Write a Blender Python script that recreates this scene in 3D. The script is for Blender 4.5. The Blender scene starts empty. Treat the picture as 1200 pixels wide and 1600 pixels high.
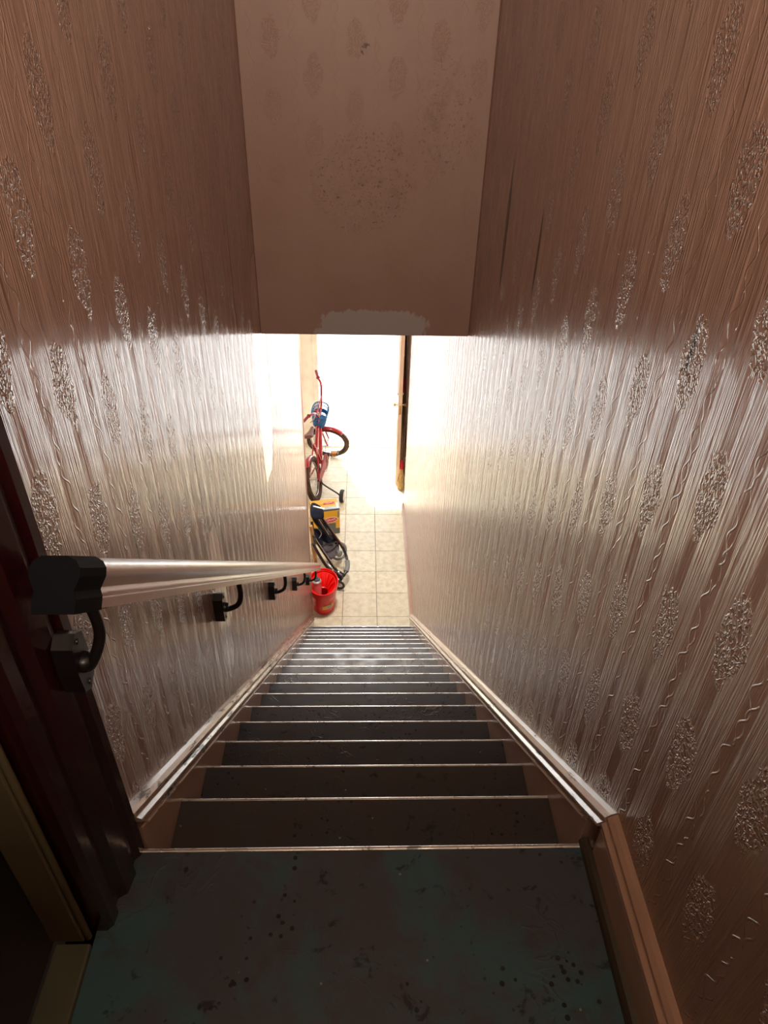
import bpy, bmesh, math, random
from mathutils import Vector, Matrix
random.seed(7)
scene = bpy.context.scene
C = scene.collection

# ------------------------------------------------------------------ camera
HW = 0.475                      # half the stairwell width
G, RI = 0.2138, 0.18134         # going, rise
ZF = -19 * RI                   # hall floor level (landing is 0)
SL = RI / G                     # slope of the flight
YE_L, YE_R, YD = 4.18, 5.86, 7.40   # ends of the side walls, face of the front wall
YB, ZB = 2.33, 0.134            # bulkhead face and its lower edge

cd = bpy.data.cameras.new('camera')
cam = bpy.data.objects.new('camera', cd); C.objects.link(cam)
cd.sensor_fit = 'VERTICAL'; cd.sensor_height = 36.0
cd.lens = 36.0 * 1110.02 / 1600.0
cd.clip_start = 0.02
Fv = Vector((0.03273788, 0.80713832, -0.58945395))
Rv = Vector((0.99945349, -0.02373629, 0.02300692))
Uv = Vector((-0.00457832, 0.58988501, 0.80747428))
cam.matrix_world = Matrix(((Rv.x, Uv.x, -Fv.x, -0.0168), (Rv.y, Uv.y, -Fv.y, -0.7756),
                           (Rv.z, Uv.z, -Fv.z, 1.4008), (0, 0, 0, 1)))
scene.camera = cam

# ------------------------------------------------------------------ world, sun, lamps
SUN_EL, SUN_AZ = 50.0, -24.0
w = bpy.data.worlds.new('sky'); scene.world = w; w.use_nodes = True
wn = w.node_tree.nodes; wl = w.node_tree.links; wn.clear()
sky = wn.new('ShaderNodeTexSky'); sky.sky_type = 'NISHITA'; sky.sun_disc = False
sky.sun_elevation = math.radians(SUN_EL); sky.sun_rotation = math.radians(SUN_AZ)
bg = wn.new('ShaderNodeBackground'); bg.inputs[1].default_value = 0.6
hs = wn.new('ShaderNodeHueSaturation'); hs.inputs['Saturation'].default_value = 0.35      # hazy white sky
wo = wn.new('ShaderNodeOutputWorld')
wl.new(sky.outputs[0], hs.inputs['Color']); wl.new(hs.outputs[0], bg.inputs[0]); wl.new(bg.outputs[0], wo.inputs[0])

sd = bpy.data.lights.new('sun', 'SUN'); sd.energy = 6.5; sd.angle = math.radians(3)
sd.color = (1.0, 0.96, 0.86)
so = bpy.data.objects.new('sun', sd); C.objects.link(so)
_d = Vector((math.sin(math.radians(SUN_AZ)) * math.cos(math.radians(SUN_EL)),
             math.cos(math.radians(SUN_AZ)) * math.cos(math.radians(SUN_EL)), math.sin(math.radians(SUN_EL))))
so.rotation_euler = _d.to_track_quat('Z', 'Y').to_euler(); so.location = (0.5, 12, 6)

pd = bpy.data.lights.new('door_portal', 'AREA'); pd.shape = 'RECTANGLE'; pd.size = 1.0; pd.size_y = 2.2
pd.cycles.is_portal = True
po = bpy.data.objects.new('door_portal', pd); C.objects.link(po)
po.location = (-0.08, YD + 0.12, ZF + 1.1); po.rotation_euler = (math.radians(-90), 0, 0)

# landing window high behind the camera, and an unseen fill added to brighten the lower stairs
ld = bpy.data.lights.new('landing_window_light', 'AREA'); ld.shape = 'RECTANGLE'; ld.size = 0.75; ld.size_y = 0.7
ld.energy = 19.5; ld.color = (1.0, 0.85, 0.70); ld.spread = math.radians(125)
lo = bpy.data.objects.new('landing_window_light', ld); C.objects.link(lo)
lo.location = (0.0, -1.62, 1.95); lo.rotation_euler = (math.radians(103), 0, 0)
hd_ = bpy.data.lights.new('stair_fill', 'AREA'); hd_.shape = 'DISK'; hd_.size = 0.4
hd_.energy = 46.0; hd_.color = (1.0, 0.93, 0.84)
ho = bpy.data.objects.new('stair_fill', hd_); C.objects.link(ho); ho.location = (-0.05, 4.0, 0.08)

scene.view_settings.view_transform = 'Standard'; scene.view_settings.look = 'None'
scene.view_settings.gamma = 1.0; scene.view_settings.use_curve_mapping = False
scene.view_settings.exposure = 0.75

# ------------------------------------------------------------------ material helpers
def lin(r, g, b):
    f = lambda c: (c / 255 / 12.92) if c / 255 <= 0.04045 else ((c / 255 + 0.055) / 1.055) ** 2.4
    return (f(r), f(g), f(b), 1.0)

class E:                                     # tiny expression wrapper over Math nodes
    def __init__(s, t, sock): s.t = t; s.s = sock
    def m(s, op, *a, clamp=False):
        n = s.t.nodes.new('ShaderNodeMath'); n.operation = op; n.use_clamp = clamp
        for i, x in enumerate((s,) + a):
            if isinstance(x, E): s.t.links.new(x.s, n.inputs[i])
            else: n.inputs[i].default_value = x
        return E(s.t, n.outputs[0])
    def __add__(s, o): return s.m('ADD', o)
    def __sub__(s, o): return s.m('SUBTRACT', o)
    def __mul__(s, o): return s.m('MULTIPLY', o)
    def __truediv__(s, o): return s.m('DIVIDE', o)
    def abs(s): return s.m('ABSOLUTE')
    def sin(s): return s.m('SINE')
    def max(s, o): return s.m('MAXIMUM', o)
    def min(s, o): return s.m('MINIMUM', o)
    def sqrt(s): return s.m('SQRT')
    def fr(s, p, o=0.0):                     # signed distance to the nearest of a row of spacing p through o
        return (((s - o) / p + 0.5).m('FLOORED_MODULO', 1.0) - 0.5) * p
    def ss(s, a, b, lo=0.0, hi=1.0):         # smooth map a..b -> lo..hi
        n = s.t.nodes.new('ShaderNodeMapRange'); n.interpolation_type = 'SMOOTHSTEP'
        s.t.links.new(s.s, n.inputs[0])
        for i, v in ((1, a), (2, b), (3, lo), (4, hi)): n.inputs[i].default_value = v
        return E(s.t, n.outputs[0])
    def inv(s): return s.m('MULTIPLY_ADD', -1.0, 1.0)

def new_mat(name, color=(.5, .5, .5, 1), rough=.5, metal=0., spec=.5, coat=0., coat_rough=.1):
    m = bpy.data.materials.new(name); m.use_nodes = True
    b = m.node_tree.nodes['Principled BSDF']
    b.inputs['Base Color'].default_value = color; b.inputs['Roughness'].default_value = rough
    b.inputs['Metallic'].default_value = metal; b.inputs['Specular IOR Level'].default_value = spec
    b.inputs['Coat Weight'].default_value = coat; b.inputs['Coat Roughness'].default_value = coat_rough
    return m
def coords(t):
    tc = t.nodes.new('ShaderNodeTexCoord'); sp = t.nodes.new('ShaderNodeSeparateXYZ')
    t.links.new(tc.outputs['Object'], sp.inputs[0])
    return tc.outputs['Object'], [E(t, sp.outputs[i]) for i in range(3)]
def comb(t, x, y, z=0.0):
    n = t.nodes.new('ShaderNodeCombineXYZ')
    for i, v in enumerate((x, y, z)):
        if isinstance(v, E): t.links.new(v.s, n.inputs[i])
        else: n.inputs[i].default_value = v
    return n.outputs[0]
def noise(t, vec, scale, detail=2.0, rough=.5, dist=0.):
    n = t.nodes.new('ShaderNodeTexNoise'); t.links.new(vec, n.inputs['Vector'])
    n.inputs['Scale'].default_value = scale; n.inputs['Detail'].default_value = detail
    n.inputs['Roughness'].default_value = rough; n.inputs['Distortion'].default_value = dist
    return E(t, n.outputs['Fac'])
def mix(t, fac, a, b):
    n = t.nodes.new('ShaderNodeMix'); n.data_type = 'RGBA'
    for i, v in ((0, fac), (6, a), (7, b)):
        if isinstance(v, E): t.links.new(v.s, n.inputs[i])
        elif hasattr(v, 'is_output'): t.links.new(v, n.inputs[i])
        else: n.inputs[i].default_value = v
    return n.outputs[2]
def bump(m, hgt, dist=.001, strength=1.0, coat=True):
    t = m.node_tree; n = t.nodes.new('ShaderNodeBump')
    n.inputs['Distance'].default_value = dist; n.inputs['Strength'].default_value = strength
    t.links.new(hgt.s, n.inputs['Height']); b = t.nodes['Principled BSDF']
    t.links.new(n.outputs[0], b.inputs['Normal'])
    if coat: t.links.new(n.outputs[0], b.inputs['Coat Normal'])
def setc(m, sock, name='Base Color'):
    m.node_tree.links.new(sock.s if isinstance(sock, E) else sock, m.node_tree.nodes['Principled BSDF'].inputs[name])

# ------------------------------------------------------------------ materials
PAINT = lin(182, 149, 133)
def wallpaper(name, ax, u0, v0, patches=(), slits=(), relief=1.0, stripes=1.0, pu=0.33, pv=0.252,
              color=PAINT, white=(), mould=None, rough=.25, coat=.6):
    m = new_mat(name, color, rough, 0, .5, coat, .12); t = m.node_tree
    vec, xyz = coords(t); u, v = xyz[ax], xyz[2]
    # sprays of blossom on a half drop lattice
    warp = (noise(t, vec, 26, 2) - .5) * .040
    def spray(uo, vo):
        du = (u + warp).fr(pu, uo); dv = (v + warp).fr(pv, vo)
        wd = (dv + .07).ss(0, .08, .026, .036)
        return ((du / wd) * (du / wd) + (dv / .076) * (dv / .076)).sqrt()
    d = spray(u0, v0).min(spray(u0 + pu / 2, v0 + pv / 2))
    msk = d.ss(.82, 1.06, 1, 0)
    vz = comb(t, u, v * .75)
    worm = (noise(t, vz, 88, 1.5, .5, .35) - .5).abs().ss(.0, .075, 1, 0)
    worm2 = (noise(t, vz, 150, 1.0) ).ss(.52, .66)
    flor = worm.max(worm2 * .8) * msk
    # trailing tendrils between the sprays
    wob = (v * 105.0).sin() * .0075 + (v * 41.0).sin() * .004
    ten = (u + wob).fr(pu / 2, u0 + pu * .27).abs().ss(.0008, .0024, 1, 0) * noise(t, vec, 24, 1).ss(.36, .46)
    ten2 = (u - wob * .7).fr(pu / 2, u0 + pu * .24).abs().ss(.0008, .0022, 1, 0) * noise(t, vec, 31, 1).ss(.45, .55)
    # combed vertical ridges, with plain ribbons beside the sprays
    su = comb(t, u, v * .018)
    su2 = comb(t, u, v * .10)
    rid = noise(t, su, 230, 2.5, .65).ss(.36, .64)
    rid2 = noise(t, su2, 330, 1.5, .6)
    grp = (u + .0).fr(pu / 4, u0 + pu / 8).abs().ss(.020, .030, 1, .18)
    gap = noise(t, comb(t, u, v * .3), 30, 1).ss(.35, .55, .5, 1)
    strip = (rid * .75 + rid2 * .45) * grp * gap
    h = (strip * stripes * msk.inv()) + flor * 1.7 + ten * .8 + ten2 * .6
    h = h * relief
    h = h + noise(t, comb(t, u, v * .2), 9, 2) * .9 + noise(t, comb(t, u, v * .04), 26, 1.5) * 1.0 * stripes
    col = mix(t, noise(t, vec, 2.2, 4, .6).ss(.35, .7), color, tuple(c * k for c, k in zip(color[:3], (.92, .86, .84))) + (1,))
    keep = None
    for (uc, vc, hu, hv) in patches:          # bared smooth patches
        e = noise(t, comb(t, u, v * .35), 14, 3) * .6
        q = (((u - uc) / hu).abs().m('POWER', 3.0) + ((v - vc) / hv).abs().m('POWER', 3.0) + e).ss(1.18, 1.26, 1, 0)
        keep = q if keep is None else keep.max(q)
    if keep is not None:
        h = h * keep.inv() + (noise(t, comb(t, u, v * .2), 30, 2) * .5 - .4) * keep
    dark = None
    for (ua, va, vb, wd) in slits:            # open seams and splits in the paper
        lean = (noise(t, comb(t, 0.0, v), 3, 1) - .5) * .03
        vm, vh = (va + vb) / 2, abs(vb - va) / 2
        prof = ((v - vm) / vh).abs().ss(.2, 1.0, 1, 0)
        q = ((u + lean - ua).abs() - prof * wd).ss(-.0009, .0003, 1, 0) * prof.ss(.0, .05)
        dark = q if dark is None else dark.max(q)
    if dark is not None:
        col = mix(t, dark * .96, col, (.012, .008, .007, 1)); h = h - dark * 2.5
    for (uc, vc, hu, hv, cc) in white:        # daubs of another paint
        e = noise(t, comb(t, u * 1.0, v * .35), 24, 4, .75) * 2.0
        q = ((((u - uc) / hu).abs().m('POWER', 4.0)) + ((v - vc) / hv).abs().m('POWER', 3.0) + e).ss(1.55, 1.72, 1, 0)
        col = mix(t, q * .8, col, cc); h = h * (q * -.6 + 1)
    if mould:
        for (uc, vc, ru, rv, k, sc) in mould:
            q = (((u - uc) / ru).m('POWER', 2.0) + ((v - vc) / rv).m('POWER', 2.0)).ss(0, 1, 1, 0)
            sp = noise(t, vec, sc, 3, .75).ss(.58, .64) * ((q * .75 + noise(t, vec, 7, 3) * .7) * q.ss(0, .15)).ss(.62, 1.0)
            blot = q.ss(.2, 1.) * noise(t, vec, 22, 2).ss(.45, .7) * .14
            col = mix(t, (sp * k + blot).m('MINIMUM', 1.0), col, (.11, .042, .018, 1))
    setc(m, col); bump(m, h, .0027, 1.0)
    return m

M = {}
def gloss_paint(name, color=PAINT, rough=.28, chips=0., brush=(1, 1, 1), coat=.6):
    m = new_mat(name, color, rough, 0, .5, coat, .15); t = m.node_tree
    vec, (x, y, z) = coords(t)
    v2 = comb(t, x * brush[0], y * brush[1], z * brush[2])
    h = noise(t, v2, 60, 3) * .6 + noise(t, vec, 14, 2)
    col = mix(t, noise(t, vec, 7, 3).ss(.4, .7), color, tuple(c * .88 for c in color[:3]) + (1,))
    if chips:
        ch = (noise(t, comb(t, x * 5.0, (z + y * SL) * 5.0, y), 8, 5, .75, .3)).ss(.655 - chips * .03, .675 - chips * .03)
        col = mix(t, ch * .9, col, (.035, .024, .017, 1)); h = h - ch * 1.6
        r = ch * .5 + rough; setc(m, r, 'Roughness')
    setc(m, col); bump(m, h, .0007)
    return m
M['paint'] = gloss_paint('gloss_paint')
M['chipped'] = gloss_paint('chipped_gloss_paint', lin(206, 186, 168), .24, chips=1.5)
M['chipped_l'] = gloss_paint('badly_chipped_gloss_paint', lin(206, 186, 168), .24, chips=3.4)
M['stringer'] = gloss_paint('stringer_paint', lin(208, 176, 156), .38)
M['maroon'] = gloss_paint('dark_maroon_gloss', (.024, .003, .003, 1), .25)
M['olive'] = gloss_paint('olive_paint', (.13, .105, .055, 1), .45, coat=0)
M['unlit_room_dark'] = new_mat('unlit_room_dark', (.02, .016, .013, 1), .8)  # near-black colour stands in for the darkness of the unlit side room
M['plaster'] = gloss_paint('cream_plaster', lin(246, 240, 226), .6, coat=0)
M['bronze'] = gloss_paint('dark_bracket_metal', (.009, .006, .006, 1), .4, coat=.2)
M['cap'] = new_mat('black_cap', (.002, .002, .004, 1), .7, 0, .15)
M['black'] = new_mat('black_plastic', (.012, .012, .014, 1), .4)
M['chrome'] = new_mat('chrome', (.75, .75, .76, 1), .18, 1.)
M['alu'] = new_mat('worn_aluminium', (.28, .29, .27, 1), .4, 1.)
M['brass'] = new_mat('brass', (.72, .50, .20, 1), .25, 1.)
M['ceil'] = new_mat('ceiling_paint', lin(200, 185, 165), .8)

def vinyl(name, landing=False):
    m = new_mat(name, (.03, .03, .035, 1), .42, 0, .5); t = m.node_tree; vec, (x, y, z) = coords(t)
    oi = t.nodes.new('ShaderNodeObjectInfo'); rn = E(t, oi.outputs['Random'])
    x = x + rn * 37.0; y = y + rn * 11.0; vec = comb(t, x, y, z)
    base, tint = ((.090, .108, .140, 1), (.066, .165, .215, 1)) if landing else ((.078, .070, .070, 1), (.066, .070, .086, 1))
    c = mix(t, noise(t, vec, 4.2, 4, .6, .4).ss(.42, .62), base, tint)
    c = mix(t, noise(t, vec, 11, 3, .6).ss(.55, .75) * .6, c, (.075, .070, .068, 1))
    c = mix(t, noise(t, comb(t, x + 3.1, y, z), 17, 4, .7, .6).ss(.60, .68) * .75, c, (.010, .010, .012, 1))
    vor = t.nodes.new('ShaderNodeTexVoronoi'); vor.inputs['Scale'].default_value = 44
    t.links.new(vec, vor.inputs['Vector'])
    vd = E(t, vor.outputs['Distance']); clus = noise(t, vec, 5, 2).ss(.48, .62)
    spots = (vd - clus * .16).ss(.02, .06, 1, 0) * clus
    c = mix(t, spots * .9, c, (.002, .002, .003, 1))
    v2 = t.nodes.new('ShaderNodeTexVoronoi'); v2.inputs['Scale'].default_value = 27
    t.links.new(comb(t, x + 7.7, y + 2.2, z), v2.inputs['Vector'])
    sep = t.nodes.new('ShaderNodeSeparateColor'); t.links.new(v2.outputs['Color'], sep.inputs[0])
    fl = (E(t, v2.outputs['Distance'])).ss(.045, .075, 1, 0) * E(t, sep.outputs[0]).ss(.80, .82)
    c = mix(t, fl * .85, c, (.42, .42, .42, 1))
    setc(m, c)
    n = noise(t, vec, 16, 2, .5, .8)
    h = noise(t, vec, 6, 2) * 3.0 + (n - .5).abs().ss(0, .05, 1, 0) * noise(t, vec, 4, 1).ss(.5, .65) * .8 - spots * .8 + noise(t, vec, 120, 2) * .35
    setc(m, noise(t, vec, 9, 3).ss(.3, .7, .38, .56), 'Roughness')
    bump(m, h, .0009)
    return m
M['vinyl'] = vinyl('stair_vinyl'); M['landing'] = vinyl('landing_vinyl', True)
def nosing():
    m = new_mat('worn_nosing', (.2, .2, .2, 1), .3, .85); t = m.node_tree; vec, (x, y, z) = coords(t)
    c = mix(t, noise(t, comb(t, x, y, z), 16, 4, .7).ss(.58, .66), (.88, .90, .90, 1), (.30, .30, .30, 1))
    setc(m, c); setc(m, noise(t, vec, 20, 2).ss(.3, .7, .2, .45), 'Roughness'); return m
M['nosing'] = nosing()
def tile():
    m = new_mat('cream_floor_tile', lin(214, 200, 172), .42, 0, .4); t = m.node_tree
    vec, (x, y, z) = coords(t); oi = t.nodes.new('ShaderNodeObjectInfo'); rn = E(t, oi.outputs['Random']); vec = comb(t, x + rn * 23.0, y + rn * 7.0, z)
    c = mix(t, noise(t, vec, 16, 4, .65).ss(.3, .72), lin(232, 228, 204), lin(208, 200, 172))
    c = mix(t, E(t, oi.outputs['Random']) * .3, c, lin(190, 182, 160))
    setc(m, c); bump(m, noise(t, vec, 40, 3), .0006); return m
M['tile'] = tile()
M['grout'] = new_mat('grout', (.16, .15, .13, 1), .9)
def pavement():
    m = new_mat('pale_pavement', (.6, .58, .54, 1), .9); t = m.node_tree; vec, _ = coords(t)
    c = mix(t, noise(t, vec, 8, 4, .6).ss(.3, .7), (.66, .65, .62, 1), (.52, .51, .48, 1)); setc(m, c)
    bump(m, noise(t, vec, 60, 3), .001); return m
M['pavement'] = pavement()
def wood(name, a, b, rough=.5, ax=2):
    m = new_mat(name, a, rough, 0, .4); t = m.node_tree; vec, xyz = coords(t)
    k = [6., 6., 6.]; k[ax] = .5
    c = mix(t, noise(t, comb(t, xyz[0] * k[0], xyz[1] * k[1], xyz[2] * k[2]), 8, 4, .6).ss(.3, .7), a, b)
    setc(m, c); return m
M['doorwood'] = wood('pink_cream_door_paint', lin(240, 205, 178), lin(226, 188, 160), .4)
M['brownwood'] = wood('brown_wood', (.24, .12, .06, 1), (.15, .07, .035, 1))
M['pine'] = wood('pine_stick', (.62, .36, .14, 1), (.48, .25, .09, 1))
M['straw'] = wood('straw', (.60, .40, .15, 1), (.38, .22, .08, 1), .8)
M['redband'] = new_mat('red_binding', (.55, .008, .015, 1), .5)
M['redplastic'] = new_mat('red_plastic', (.85, .004, .003, 1), .35, 0, .5, .2)
def cloth(name, a, b, sc=160):
    m = new_mat(name, a, .85, 0, .2); t = m.node_tree; vec, _ = coords(t)
    setc(m, mix(t, noise(t, vec, 14, 3).ss(.35, .65), a, b)); bump(m, noise(t, vec, sc, 2) + noise(t, vec, 25, 2) * 3, .0015); return m
M['navy'] = cloth('navy_fabric', (.012, .016, .034, 1), (.022, .026, .045, 1))
M['greyfab'] = cloth('grey_fabric', (.085, .075, .085, 1), (.13, .12, .13, 1))
M['piping'] = new_mat('pale_piping', (.42, .40, .42, 1), .6)
M['tyre'] = cloth('brown_tyre_rubber', (.085, .050, .034, 1), (.055, .034, .024, 1), 300)
M['dkrubber'] = new_mat('dark_rubber', (.03, .028, .026, 1), .7)
M['greyrubber'] = new_mat('grey_rubber', (.24, .25, .24, 1), .6)
M['foam'] = new_mat('grey_foam_grip', (.25, .28, .28, 1), .7)
M['tube'] = new_mat('dark_tube', (.020, .020, .022, 1), .25, .2, .5, .5)
M['bikered'] = new_mat('red_cycle_paint', (.36, .010, .018, 1), .25, 0, .5, .8)
M['gripred'] = new_mat('dull_red_rubber', (.25, .035, .045, 1), .6)
M['saddle'] = new_mat('brown_saddle', (.17, .065, .055, 1), .5)
M['blue'] = new_mat('blue_basket_plastic', (.003, .12, .34, 1), .35)
M['orange'] = new_mat('orange_reflector', (.55, .20, .02, 1), .25)
M['steel'] = new_mat('spoke_steel', (.5, .5, .5, 1), .3, 1.)
M['silver'] = new_mat('silver_plastic', (.55, .55, .55, 1), .3, .6)
M['greycap'] = new_mat('grey_cap', (.10, .10, .11, 1), .4)
M['boxy'] = new_mat('yellow_carton', (.80, .42, .02, 1), .5); M['boxgrey'] = new_mat('dark_grey_print', (.11, .12, .115, 1), .5)
M['boxred'] = new_mat('red_print', (.60, .02, .05, 1), .5); M['white'] = new_mat('white_print', (.85, .83, .80, 1), .5)
M['label'] = new_mat('yellow_sticker', (.85, .52, .08, 1), .5)

M['wall_l'] = wallpaper('embossed_paper_left', 1, .07, .265, patches=((2.28, -.05, .20, .56), (.97, -.26, .075, .34)),
                        slits=((.90, .08, .60, .006), (.37, .38, .66, .004), (1.75, .2, .9, .005), (.66, -.30, .1, .0035), (1.30, .3, .9, .004), (.98, -.45, -.10, .004)))
M['wall_r'] = wallpaper('embossed_paper_right', 1, .035, .335,
                        slits=((1.74, .50, 1.02, .026), (1.245, .66, .97, .011), (.715, .30, .90, .0045), (1.72, -.5, .1, .005), (.21, .93, 1.03, .006)))
M['wall_b'] = wallpaper('bulkhead_paper', 0, -.045, 1.26, relief=.14, stripes=.05, pu=.31, pv=.22, rough=.5, coat=.05, color=lin(158, 127, 112),
                        white=((.03, .165, .275, .100, lin(172, 163, 162)),),
                        mould=((-.02, .78, .34, .30, .62, 95), (.30, 1.02, .17, .34, .5, 70), (-.005, 1.235, .03, .03, 1.0, 30)))
M['wall_plain'] = wallpaper('hall_paper', 0, 0, 0, relief=.5)

# ------------------------------------------------------------------ mesh helpers
def box(bm, lo_, hi_, mtx=None):
    r = bmesh.ops.create_cube(bm, size=1.0); vs = r['verts']
    c = [(a + b) / 2 for a, b in zip(lo_, hi_)]; s = [abs(b - a) for a, b in zip(lo_, hi_)]
    for v in vs: v.co = Vector((v.co.x * s[0] + c[0], v.co.y * s[1] + c[1], v.co.z * s[2] + c[2]))
    if mtx is not None: bmesh.ops.transform(bm, matrix=mtx, verts=vs)
    return vs
def prism(bm, prof, to3, a, b):
    """extrude closed 2D profile from parameter a to b; to3(p,q,s)->xyz"""
    A = [bm.verts.new(to3(p, q, a)) for p, q in prof]; B = [bm.verts.new(to3(p, q, b)) for p, q in prof]
    n = len(prof)
    for i in range(n): bm.faces.new((A[i], A[(i + 1) % n], B[(i + 1) % n], B[i]))
    bm.faces.new(A[::-1]); bm.faces.new(B)
def smooth_path(pts, n=6):
    P = [Vector(p) for p in pts]
    if len(P) < 3: return P
    out = []
    for i in range(len(P) - 1):
        p0 = P[max(i - 1, 0)]; p1 = P[i]; p2 = P[i + 1]; p3 = P[min(i + 2, len(P) - 1)]
        for k in range(n):
            t = k / n
            out.append(.5 * ((2 * p1) + (p2 - p0) * t + (2 * p0 - 5 * p1 + 4 * p2 - p3) * t * t + (3 * p1 - p0 - 3 * p2 + p3) * t ** 3))
    out.append(P[-1]); return out
def tube(bm, pts, r, seg=10, smooth=0, close=False, cap=True):
    P = smooth_path(pts, smooth) if smooth else [Vector(p) for p in pts]
    n = len(P); rr = r if isinstance(r, (list, tuple)) else [r] * n
    rings = []; up = None
    for i in range(n):
        if close: tdir = (P[(i + 1) % n] - P[i - 1]).normalized()
        else: tdir = (P[min(i + 1, n - 1)] - P[max(i - 1, 0)]).normalized()
        if up is None: up = Vector((0, 0, 1)) if abs(tdir.z) < .9 else Vector((1, 0, 0))
        s = tdir.cross(up).normalized(); up = s.cross(tdir).normalized()
        q = rr[int(i * (len(rr) - 1) / max(n - 1, 1))]
        rings.append([bm.verts.new(P[i] + (s * math.cos(a) + up * math.sin(a)) * q) for a in [2 * math.pi * k / seg for k in range(seg)]])
    for i in range(n if close else n - 1):
        a, b = rings[i], rings[(i + 1) % n]
        for k in range(seg):
            bm.faces.new((a[k], a[(k + 1) % seg], b[(k + 1) % seg], b[k]))
    if cap and not close: bm.faces.new(rings[0][::-1]); bm.faces.new(rings[-1])
def lathe(bm, prof, c, axis=(0, 0, 1), seg=24, sx=1., sy=1.):
    """prof: (r, h) list; revolve about axis through c"""
    q = Vector((0, 0, 1)).rotation_difference(Vector(axis).normalized()); c = Vector(c)
    rings = []
    for r, h in prof:
        if r < 1e-6: rings.append([bm.verts.new(c + q @ Vector((0, 0, h)))])
        else: rings.append([bm.verts.new(c + q @ Vector((r * sx * math.cos(2 * math.pi * k / seg), r * sy * math.sin(2 * math.pi * k / seg), h))) for k in range(seg)])
    for a, b in zip(rings, rings[1:]):
        for k in range(seg):
            k2 = (k + 1) % seg
            f = ([a[0]] if len(a) == 1 else [a[k], a[k2]]) + ([b[0]] if len(b) == 1 else [b[k2], b[k]])
            if len(f) >= 3: bm.faces.new(f)
def obj(name, bm, mat, parent=None, smooth=False, bevel=0., seg=2):
    if bevel:
        bmesh.ops.bevel(bm, geom=[e for e in bm.edges if len(e.link_faces) == 2 and e.calc_face_angle(0) > .6], offset=bevel, segments=seg, affect='EDGES', profile=.5)
    bmesh.ops.recalc_face_normals(bm, faces=bm.faces)
    me = bpy.data.meshes.new(name); bm.to_mesh(me); bm.free()
    if mat is not None: me.materials.append(mat)
    if smooth:
        for p in me.polygons: p.use_smooth = True
        try: me.set_sharp_from_angle(angle=math.radians(40))
        except Exception: pass
    o = bpy.data.objects.new(name, me); C.objects.link(o)
    if parent is not None: o.parent = parent
    return o
def obox(name, lo_, hi_, mat, parent=None, bevel=0., mtx=None):
    bm = bmesh.new(); box(bm, lo_, hi_, mtx); return obj(name, bm, mat, parent, bevel=bevel)
def otube(name, pts, r, mat, parent=None, seg=10, smooth=0, close=False):
    bm = bmesh.new(); tube(bm, pts, r, seg, smooth, close); return obj(name, bm, mat, parent, smooth=True)
def olathe(name, prof, c, mat, parent=None, axis=(0, 0, 1), seg=24, sx=1., sy=1.):
    bm = bmesh.new(); lathe(bm, prof, c, axis, seg, sx, sy); return obj(name, bm, mat, parent, smooth=True)
def tag(o, label=None, cat=None, group=None, kind=None):
    if label: o['label'] = label
    if cat: o['category'] = cat
    if group: o['group'] = group
    if kind: o['kind'] = kind
    return o
def thing(name, label, cat, group=None, loc=(0, 0, 0), kind=None):
    o = bpy.data.objects.new(name, None); C.objects.link(o); o.empty_display_size = .1
    o.location = loc
    return tag(o, label, cat, group, kind)
def struct(o, label=None, cat='wall'): return tag(o, label, cat, kind='structure')
def nose_z(y): return -SL * y

# ------------------------------------------------------------------ the shell
def wall_poly(name, x0, x1, pts, mat):
    bm = bmesh.new(); prism(bm, pts, lambda p, q, s: (s, p, q), x0, x1); return obj(name, bm, mat)
TOP = 2.5
wl_ = wall_poly('wall_left', -.585, -HW, [(0, ZF), (YE_L, ZF), (YE_L, TOP), (0, TOP)], M['wall_l'])
struct(wl_, 'left stairwell wall in glossy embossed wallpaper, behind the handrail')
wr_ = wall_poly('wall_right', HW, .585, [(-1.7, ZF), (YE_R, ZF), (YE_R, TOP), (-1.7, TOP)], M['wall_r'])
struct(wr_, 'right stairwell wall in glossy embossed wallpaper with split seams')
# front wall round the doorway, hall side walls
DX0, DX1, DH = -.565, .40, 2.15
def multi(name, boxes, mat, parent=None, bevel=0):
    bm = bmesh.new()
    for a, b in boxes: box(bm, a, b)
    return obj(name, bm, mat, parent, bevel=bevel)
struct(multi('wall_front', [((-.90, YD, ZF), (DX0, YD + .2, ZB)), ((DX1, YD, ZF), (1.1, YD + .2, ZB)), ((DX0, YD, ZF + DH), (DX1, YD + .2, ZB))], M['plaster']),
       'pale front wall around the bright street doorway')
struct(obox('wall_hall_left', (-.90, YE_L - .1, ZF), (-.78, YD, ZB), M['plaster']), 'cream wall of the lower hall behind the bicycle')
struct(obox('wall_hall_right', (1.1, YE_R - .3, ZF), (1.2, YD + .2, ZB), M['plaster']), 'cream side wall hidden past the right stairwell wall')
struct(obox('wall_hall_return', (-.90, YE_L - .2, ZF), (-.585, YE_L - .1, ZB), M['plaster']), 'short return wall behind the left wall end')
struct(obox('wall_hall_back', (.585, YE_R - .3, ZF), (1.1, YE_R - .2, ZB), M['plaster']), 'short return wall behind the right wall end')
# bulkhead over the stairs and the floor it carries
bk = struct(obox('wall_bulkhead', (-HW, YB, ZB), (HW, YB + .12, TOP), M['wall_b'], bevel=.004), 'bulkhead over the stairs with mould spots and a pale paint patch')
struct(obox('ceiling_hall', (-.90, YB + .02, ZB + .003), (1.1, YD + .2, ZB + .25), M['ceil']), 'ceiling of the lower hall under the bulkhead', 'ceiling')
struct(obox('ceiling', (-2.2, -1.8, TOP), (.7, YB + .2, TOP + .1), M['ceil']), 'landing ceiling above the camera', 'ceiling')
struct(obox('wall_back', (-2.2, -1.8, -.1), (.585, -1.7, TOP), M['wall_plain']), 'wall behind the landing')
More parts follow.
